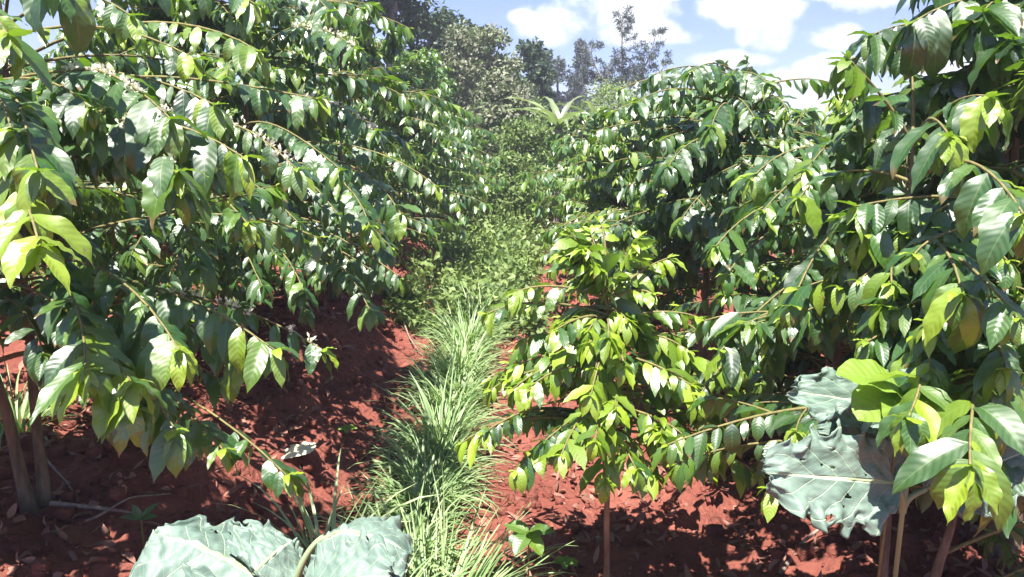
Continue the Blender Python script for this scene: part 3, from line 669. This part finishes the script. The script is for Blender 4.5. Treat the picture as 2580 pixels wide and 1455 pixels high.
kale_leaf(K1, P(640, 1470, 1.5), P(520, 1620, 1.38), (-.1, -.3, 1.), .26, .5, .15, .012, seed=3)
p1, p2 = P(655, 1430, 1.55), P(640, 1440, 1.53)
petiole(K1, [ctr, ctr + [0, 0, .02], p1 - [0, 0, .02], p1], .010, .006)
kb2 = gpt(-.38, 1.62)
K2 = empty('kale_plant', kb2, 'kale with one leaf arching over like a hood, between the left kale and the grass', 'kale', 'kale plants')
c2 = P(745, 1470, 1.58)
petiole(K2, [kb2, kb2 + [0, 0, .2], c2 - [0, 0, .1], c2], .016, .010)
pb = P(815, 1350, 1.56)
petiole(K2, [c2, P(750, 1430, 1.56), P(780, 1370, 1.56), pb], .008, .005)
kale_leaf(K2, P(800, 1365, 1.56), P(1030, 1400, 1.54), (.05, -.30, 1.), .28, 1.5, -.45, .008, seed=5, cup=.25)
kale_leaf(K2, P(760, 1480, 1.52), P(985, 1450, 1.44), (.15, -.7, .8), .19, .5, -.1, .008, seed=6, holes=1)
kb3 = gpt(1.16, 2.2)
K3 = empty('kale_plant', kb3, 'blue grey kale with crinkled frilly leaves and holes, under the right coffee bush', 'kale', 'kale plants')
c3 = P(2270, 1290, 1.95)
petiole(K3, [kb3, kb3 + [0, 0, .15], c3 - [0, 0, .1], c3], .007, .006)
def stalk_to(K, c, b): petiole(K, [c, c + [0, 0, .05], b - (b - c) * .2, b], .009, .006)
for (b_, t_, nrm_, wd_, dr_, fo_, fr_, sd_, ho_) in [
        ((2250, 1215, 1.80), (1935, 1190, 1.72), (-.1, -.95, .40), .22, .35, .12, .020, 12, 14),
        ((2300, 1040, 1.95), (1990, 985, 1.88), (.0, -.85, .5), .15, .4, .1, .018, 11, 5),
        ((2290, 1120, 1.95), (2060, 1090, 1.84), (.1, -.95, .3), .20, .4, .05, .014, 15, 9),
        ((2330, 1230, 1.95), (2600, 1130, 1.85), (.1, -.8, .6), .20, .5, .1, .012, 16, 1)]:
    B_, T_ = P(*b_), P(*t_)
    kale_leaf(K3, B_, T_, nrm_, wd_, dr_, fo_, fr_, seed=sd_, holes=ho_)
    stalk_to(K3, c3, B_)

# ------------------------------------------------------------------ weeds, seedlings, fallen things
def seedling(name, label, c, tips, L, tint, wmul=.55, m='coffee', ctop=None, cat='seedling'):
    c = np.asarray(c, float); root = empty(name, c, label, cat)
    top = c + np.array([0, 0, .12]) if ctop is None else ctop
    mb = MB(); tube(mb, bez(c - [0, 0, .02], c + [0, 0, .04], top - [0, 0, .04], top, 8), np.linspace(.004, .0025, 8), 6)
    mb.build('stem', M['twig'], root, origin=root.location)
    for d in tips:
        lb = MB(); leaves(lb, top, np.array(d, float), np.array([0, -.35, 1.]), L * rng.uniform(.85, 1.1), L * wmul, .7, .2, .03, np.clip(tint + rng.normal(0, .08), 0, 1), 16, 6, prof_round if m == 'weed' else prof_coffee)
        lb.build('leaf', M[m], root, origin=root.location)
c = P(1330, 1400, 2.75); c[2] = ground_h(c[0], c[1])
seedling('coffee_seedling', 'low shoot of pale glossy leaves on the red soil left of the young plant stem', c, [(-1, -.5, -.2), (-.5, -.9, -.1), (.5, -.9, -.3), (.2, -.4, .5), (.9, -.1, .3), (-.9, .3, .4)], .10, .6, ctop=P(1330, 1340, 2.65))
c = P(350, 1260, 2.6); c[2] = ground_h(c[0], c[1])
seedling('weed_shoot', 'small upright weed shoot in the shade under the left coffee bush', c, [(-.2, -.2, 1), (.8, -.2, .5), (.6, .2, .9), (-.7, -.2, .4)], .07, .5, .35, cat='weed')
c = gpt(.80, 1.75)
seedling('broad_leaf_weed', 'weed with broad toothed yellow green leaves above the right kale', gpt(1.0, 2.0), [(-1, -.5, -.1), (-.3, -.9, -.45), (.8, -.4, .1), (-.8, -.1, .5)], .15, .85, .75, 'weed', ctop=P(2270, 985, 1.75), cat='weed')
for lab, px, py, d, n in [('small creeping weed in the lit soil at the lower right', 1770, 1390, 2.9, 3), ('small bright weed beside the young plant stem', 1640, 1400, 2.8, 5), ('tiny weed on the soil left of the young stem', 1420, 1330, 3.1, 6), ('lone bright weed on the shaded bank', 870, 990, 4.0, 5)]:
    c = P(px, py, d); c[2] = ground_h(c[0], c[1])
    seedling('small_weed', lab, c, [(math.cos(k * 2.4), math.sin(k * 2.4), .35) for k in range(n)], .055, .8, .5, 'weed', ctop=c + np.array([0, 0, .03]), cat='weed')
def fallen(name, label, pts, r=.006, m='dead', cat='twig'):
    P_ = [np.array([a, b, float(ground_h(a, b)) + h]) for a, b, h in pts]
    p = np.array(P_); t = np.linspace(0, 1, len(p)); tt = np.linspace(0, 1, 24)
    q = np.stack([np.interp(tt, t, p[:, i]) for i in range(3)], -1); q[1:-1] = (q[:-2] + q[1:-1] * 2 + q[2:]) / 4
    mb = MB(); tube(mb, q, np.linspace(r, r * .4, 24), 7); o = mb.build(name, M[m], origin=q[0]); o.location = q[0]; tag(o, label, cat)
def gp(px, py):           # ground point seen at a photo pixel
    lo, hi = .8, 30
    for k in range(60):
        d = (lo + hi) / 2; q = P(px, py, d)
        if q[2] > ground_h(q[0], q[1]): lo = d
        else: hi = d
    return P(px, py, lo)
def gl(px, py, h): q = gp(px, py); return (q[0], q[1], h)
fallen('fallen_twig', 'long dead twig lying in the shade at the lower left', [gl(130, 1280, .02), gl(260, 1300, .03), gl(390, 1312, .02)], .009)
fallen('fallen_twig', 'thin dead twig crossing the long one in the lower left shade', [gl(120, 1352, .01), gl(240, 1325, .03), gl(330, 1285, .05), gl(430, 1262, .03)], .006)
fallen('fallen_twig', 'short dead twig standing out of the shaded soil at left', [gl(100, 1150, .02), gl(170, 1220, .01), gl(200, 1275, .02)], .005)
fallen('fallen_twig', 'curved dead branch lying on the sunlit soil at the lower right', [gl(1960, 1453, .01), gl(2020, 1390, .05), gl(2110, 1350, .10), gl(2230, 1318, .12)], .009)
fallen('fallen_twig', 'pale dry stalk hanging over the bank beside the grass', [gl(1010, 800, .02), gl(1030, 860, .03), gl(1060, 900, .02)], .008)
c = gp(780, 1145)
hb = MB()
for k in range(9):
    a_ = R(100 + k * 14 + rng.normal(0, 6))
    leaves(hb, c + np.array([.03, -.08, .05]), np.array([math.cos(a_), math.sin(a_), .1]), np.array([.3, -.4, 1.]), .17 * rng.uniform(.8, 1.2), .035, .5, .2, .05, .8, 10, 4, prof_coffee)
o = hb.build('dry_husk', M['husk'], origin=c); o.location = c; tag(o, 'bleached cream coloured dry husk lying on the red bank', 'dry husk')
def single_leaf(name, label, base, d, nr, L, m, wmul=.4, droop=.5):
    mb = MB(); leaves(mb, np.array(base), np.array(d, float), np.array(nr, float), L, L * wmul, droop, .2, .04, .7, 12, 6)
    o = mb.build(name, M[m], origin=base); o.location = base; tag(o, label, 'leaf')
for lab, px, py in [('dry curled brown leaf on the red bank above the cream husk', 715, 1105), ('flat dry pink brown leaf on the sunlit bank', 640, 1095), ('dry brown leaf on the path beside the grass', 1205, 1330), ('dry leaf on the soil under the young plant', 1440, 1215)]:
    single_leaf('dry_leaf', lab, gp(px, py) + np.array([0, 0, .012]), (rng.normal(), rng.normal(), .2), (.2, -.3, 1), .1, 'litter')

# ------------------------------------------------------------------ background trees and shrubs
def clump_leaves(mb, centres, rads, per, size, tintf, flat=.75):
    K = len(centres); c = np.repeat(centres, per, 0); r = np.repeat(rads, per)
    N = len(c); dd = nrmz(rng.normal(0, 1, (N, 3))); rr = rng.random(N) ** .45
    p = c + dd * (rr * r)[:, None] * np.array([1, 1, flat])
    d = nrmz(rng.normal(0, 1, (N, 3)) + dd * .6); nr = nrmz(dd + rng.normal(0, .6, (N, 3)) + [0, 0, .5])
    S = size * rng.uniform(.6, 1.4, N)
    tt = np.clip(np.repeat(tintf, per) + rng.normal(0, .15, N), 0, 1)
    leaves(mb, p, d, nr, S, S * .5, .4, .2, 0, tt, 2, 2, prof_round)
def tree(name, label, base, H, Rr, m, nclump=60, per=120, size=.13, trunk_r=.12, cat='tree', crown_lo=.25, shape='round', limbs=7, clr=.28, barkm='grey_bark', group=None, tint=.45):
    base = np.array(base, float); root = empty(name, base, label, cat, group)
    tr = MB(); top = base + np.array([rng.normal(0, .05) * H, rng.normal(0, .05) * H, H * .86])
    tp = bez(base - [0, 0, .2], base + [0, 0, H * .3], top - [0, 0, H * .3], top, 14)
    tube(tr, tp, np.linspace(trunk_r, trunk_r * .2, 14), 9)
    f = rng.random(nclump) ** .8; z = crown_lo + (1 - crown_lo) * f
    if shape == 'cone': rad = Rr * (1.02 - f) ** .9
    elif shape == 'spire': rad = Rr * (1.0 - f * .75)
    else: rad = Rr * np.sqrt(np.clip(1 - (2 * (f - .42)) ** 2 * .72, .05, 1))
    a = rng.uniform(0, 6.28, nclump); q = rng.random(nclump) ** .4
    cs = base + np.stack([np.cos(a) * rad * q, np.sin(a) * rad * q, z * H], -1)
    cs += rng.normal(0, .05 * Rr, cs.shape)
    lm = MB()
    for k in range(0, nclump, max(1, nclump // limbs)):
        hz = np.clip(cs[k][2] - .18 * H, base[2] + .15 * H, top[2]); s0 = np.array([np.interp(hz, tp[:, 2], tp[:, i]) for i in range(3)])
        mid_ = (s0 + cs[k]) / 2 + [0, 0, .08 * H]
        tube(lm, bez(s0, mid_, mid_, cs[k], 8), np.linspace(trunk_r * .4, trunk_r * .08, 8), 5)
    t_ = tr.build('trunk', M[barkm], root, origin=root.location)
    lm.build('limbs', M[barkm], t_, origin=root.location)
    cr = MB(); clump_leaves(cr, cs, Rr * clr * rng.uniform(.6, 1.25, nclump) * (1 if shape != 'cone' else .8), per, size, tint + rng.normal(0, .15, nclump))
    cr.build('crown', M[m], root, origin=root.location)
    return root
def at(px, d): q = P(px, 400, d); return np.array([q[0], q[1], float(ground_h(q[0], q[1]))])
TB = 'trees beyond the end of the coffee rows'
tree('dense_tree', 'tall dark leafed tree rising behind the left coffee row at the top', at(965, 15), 5.6, 1.1, 'tree_dark', 90, 160, .13, group=TB, clr=.32)
tree('dense_tree', 'dark round tree just behind the grey green tree', at(1130, 20), 3.6, 1.1, 'tree_dark', 70, 160, .15, group=TB, clr=.32)
tree('grey_tree', 'wide grey green bushy tree with fine twigs, left of the open sky', at(1200, 17), 3.35, 1.0, 'tree_grey', 120, 170, .09, group=TB, clr=.26, limbs=40, crown_lo=.08)
tree('grey_tree', 'lower grey green tree in front of the wide one', at(1255, 14), 2.4, .6, 'tree_grey', 80, 150, .08, group=TB, clr=.3, limbs=30, crown_lo=.05)
tree('dark_shrub_tree', 'low dark tree at the end of the furrow, left of the banana plants', at(1330, 19), 3.3, .6, 'tree_dark', 50, 130, .12, group=TB)
tree('pointed_conifer', 'small dark pointed conifer on the skyline', at(1362, 26), 3.65, .35, 'tree_dark', 50, 70, .14, group='conifers on the skyline', shape='cone', trunk_r=.07)
tree('pointed_conifer', 'narrower pointed conifer just right of the first on the skyline', at(1380, 30), 4.1, .28, 'tree_dark', 40, 60, .14, group='conifers on the skyline', shape='cone', trunk_r=.06)
tree('hazy_tree', 'small hazy blue tree left of the feathery one', at(1458, 34), 4.6, .75, 'tree_hazed', 50, 90, .15, shape='cone', group=TB)
tree('hazy_tree', 'low hazy tree behind the banana plants', at(1400, 30), 3.6, 1.1, 'tree_hazed', 50, 90, .15, group=TB)
# feathery tree with separate upright sprays
def feathery(label, base, H):
    root = empty('feathery_tree', base, label, 'tree', TB); base = np.array(base)
    tr = MB(); cr = MB(); lm = MB()
    tube(tr, bez(base - [0, 0, .2], base + [0, 0, H * .2], base + [0.05, 0, H * .35], base + [.1, 0, H * .55], 10), np.linspace(.12, .07, 10), 8)
    f0 = base + np.array([.1, 0, H * .5])
    for (dx, hz, n, s0_) in [(.1, 1.0, 26, .34), (-.75, .80, 24, .42), (.95, .88, 22, .30), (-.3, .68, 14, .4), (.45, .70, 16, .36), (1.25, .74, 10, .26), (-1.0, .62, 12, .35)]:
        tip = base + np.array([dx, rng.normal(0, .3), H * hz]); pts = bez(f0, f0 + [dx * .3, 0, H * .05], tip - [dx * .1, 0, H * .2], tip, 14)
        tube(lm, pts, np.linspace(.045, .008, 14), 5)
        for k in range(int(n * .8)):
            q = rng.uniform(.3, 1); c = np.array([np.interp(q, np.linspace(0, 1, 14), pts[:, i]) for i in range(3)])
            a_ = rng.uniform(0, 6.28); ln = s0_ * 1.55 * (1.25 - q * .75); d = np.array([math.cos(a_) * ln, math.sin(a_) * ln, .55 * ln])
            p2 = bez(c, c + d * .4 + [0, 0, .08], c + d * .8, c + d, 12)
            tube(lm, p2, np.linspace(.01, .003, 12), 4)
            pp = np.repeat(p2[3:], 8, 0); N = len(pp)
            leaves(cr, pp + rng.normal(0, .03, (N, 3)), nrmz(rng.normal(0, 1, (N, 3)) + d / ln * .5), rng.normal(0, 1, (N, 3)) + [0, 0, 1], rng.uniform(.07, .15, N), .024, .5, .2, 0, rng.random(N) * .7, 2, 2, prof_round)
    t_ = tr.build('trunk', M['grey_bark'], root, origin=base); lm.build('limbs', M['grey_bark'], t_, origin=base)
    cr.build('crown', M['tree_hazed'], root, origin=base)
feathery('feathery haze tinted blue grey tree with upright sprays standing against the white cloud', at(1550, 22), 4.35)
# banana plants
def banana(label, base, H, fr, ly):
    base = np.array(base); root = empty('banana_plant', base, label, 'banana plant', 'banana plants')
    tr = MB(); top = base + np.array([0, 0, H * .55]); tube(tr, bez(base, base + [0, 0, .3], top - [0, 0, .3], top, 8), np.linspace(.11, .06, 8), 9)
    tr.build('trunk', M['grey_bark'], root, origin=base)
    for a_, e_, L_ in fr:
        mb = MB(); d = np.array([math.cos(a_) * math.cos(e_), math.sin(a_) * math.cos(e_), math.sin(e_)])
        nr = np.array([-math.cos(a_) * math.sin(e_), -math.sin(a_) * math.sin(e_), math.cos(e_)])
        leaves(mb, top, d, nr, L_, L_ * .13, 1.2, .5, .06, ly + rng.normal(0, .1), 22, 6, prof_blade)
        mb.build('frond', M['banana'], root, origin=base)
banana('banana plant with pale yellow green fronds fanned above the coffee bushes', at(1405, 12), 2.75, [(k * 2.4, .35 + .9 * ((k * 7) % 11) / 11, .85 + .03 * k) for k in range(12)], .5)
banana('banana plant with fronds spreading right behind the coffee', at(1500, 15), 2.6, [(k * 2.4 + 1, .3 + .9 * ((k * 5) % 11) / 11, .9 + .03 * k) for k in range(10)], .5)
# shrubs closing the furrow
SH = 'pale shrubs closing the end of the furrow'
for i, (px, d, H, Rr, lab) in enumerate([(1290, 11.2, 1.15, .55, 'pale olive shrub in the furrow, nearest of those at its end'), (1310, 13.0, 1.55, .6, 'olive shrub in the furrow behind the nearest one'), (1255, 14.5, 1.75, .75, 'grey olive shrub at the furrow end, left of the others'),
                                   (1360, 15.5, 1.6, .8, 'yellowish shrub at the furrow end, right of the others'), (1300, 17.5, 2.0, 1.0, 'broad grey olive shrub behind the others at the furrow end'), (1500, 19, 2.25, 1.4, 'low hazy shrub behind the banana fronds'), (1580, 17, 2.1, 1.2, 'olive shrub behind the right coffee row, under the feathery tree')]):
    tree('olive_shrub', lab, at(px, d), H, Rr, 'shrub', 60, 90, .07, trunk_r=.03, cat='shrub', crown_lo=.05, group=SH, limbs=12, clr=.34)
# weeds growing over the furrow further away
mb = MB()
n = 380
wx = rng.normal(-.12, .24, n); wx[::3] = rng.uniform(-1.0, -.2, len(wx[::3])); wy = 6.0 + 6.5 * rng.random(n) ** 1.1
wz = ground_h(wx, wy); hh = np.interp(wy, [6.0, 9, 13], [.12, .36, .62]) * rng.uniform(.6, 1.2, n)
clump_leaves(mb, np.stack([wx, wy, wz + hh * .6], -1), hh * .55, 55, .07, np.full(n, .5) + rng.normal(0, .12, n), 1.0)
for k in range(n): tube(mb, np.array([[wx[k], wy[k], wz[k] - .02], [wx[k] + .02, wy[k], wz[k] + hh[k]]]), [.006, .003], 4, .6)
tag(mb.build('undergrowth', M['shrub']), 'pale green leafy undergrowth filling the far part of the furrow between the coffee rows', 'undergrowth', kind='stuff')
# air
def haze(dens):
    m, n = mat('haze_air')
    pv = n.n('ShaderNodeVolumePrincipled', Density=dens, Anisotropy=0.3); pv.inputs['Color'].default_value = (0.86, 0.90, 1.0, 1)
    n.n('ShaderNodeOutputMaterial', Volume=pv)
    me = bpy.data.meshes.new('haze'); X, Y0, Y1, Z0, Z1 = 60, -20, 90, -3, 12
    v = [(a, b, c) for a in (-X, X) for b in (Y0, Y1) for c in (Z0, Z1)]
    me.from_pydata(v, [], [(0, 1, 3, 2), (4, 6, 7, 5), (0, 4, 5, 1), (2, 3, 7, 6), (0, 2, 6, 4), (1, 5, 7, 3)]); me.materials.append(m)
    o = bpy.data.objects.new('haze', me); COL.objects.link(o); tag(o, 'thin pale haze in the air over the whole field', 'haze', kind='stuff')
haze(0.0042)
# low coffee field further off to both sides, too far to tell bushes apart
mb = MB(); n = 700
fx = np.concatenate([rng.uniform(4.5, 30, n), rng.uniform(-30, -5.5, n // 2)]); fy = rng.uniform(9, 38, len(fx))
fz = ground_h(fx, fy); fh = rng.uniform(.9, 1.45, len(fx))
clump_leaves(mb, np.stack([fx, fy, fz + fh * .55], -1), fh * .6, 70, .17, np.full(len(fx), .5) + rng.normal(0, .12, len(fx)), .9)
tag(mb.build('distant_field', M['coffee_far']), 'low green crop stretching away to the horizon behind the coffee rows', 'distant crop', kind='stuff')
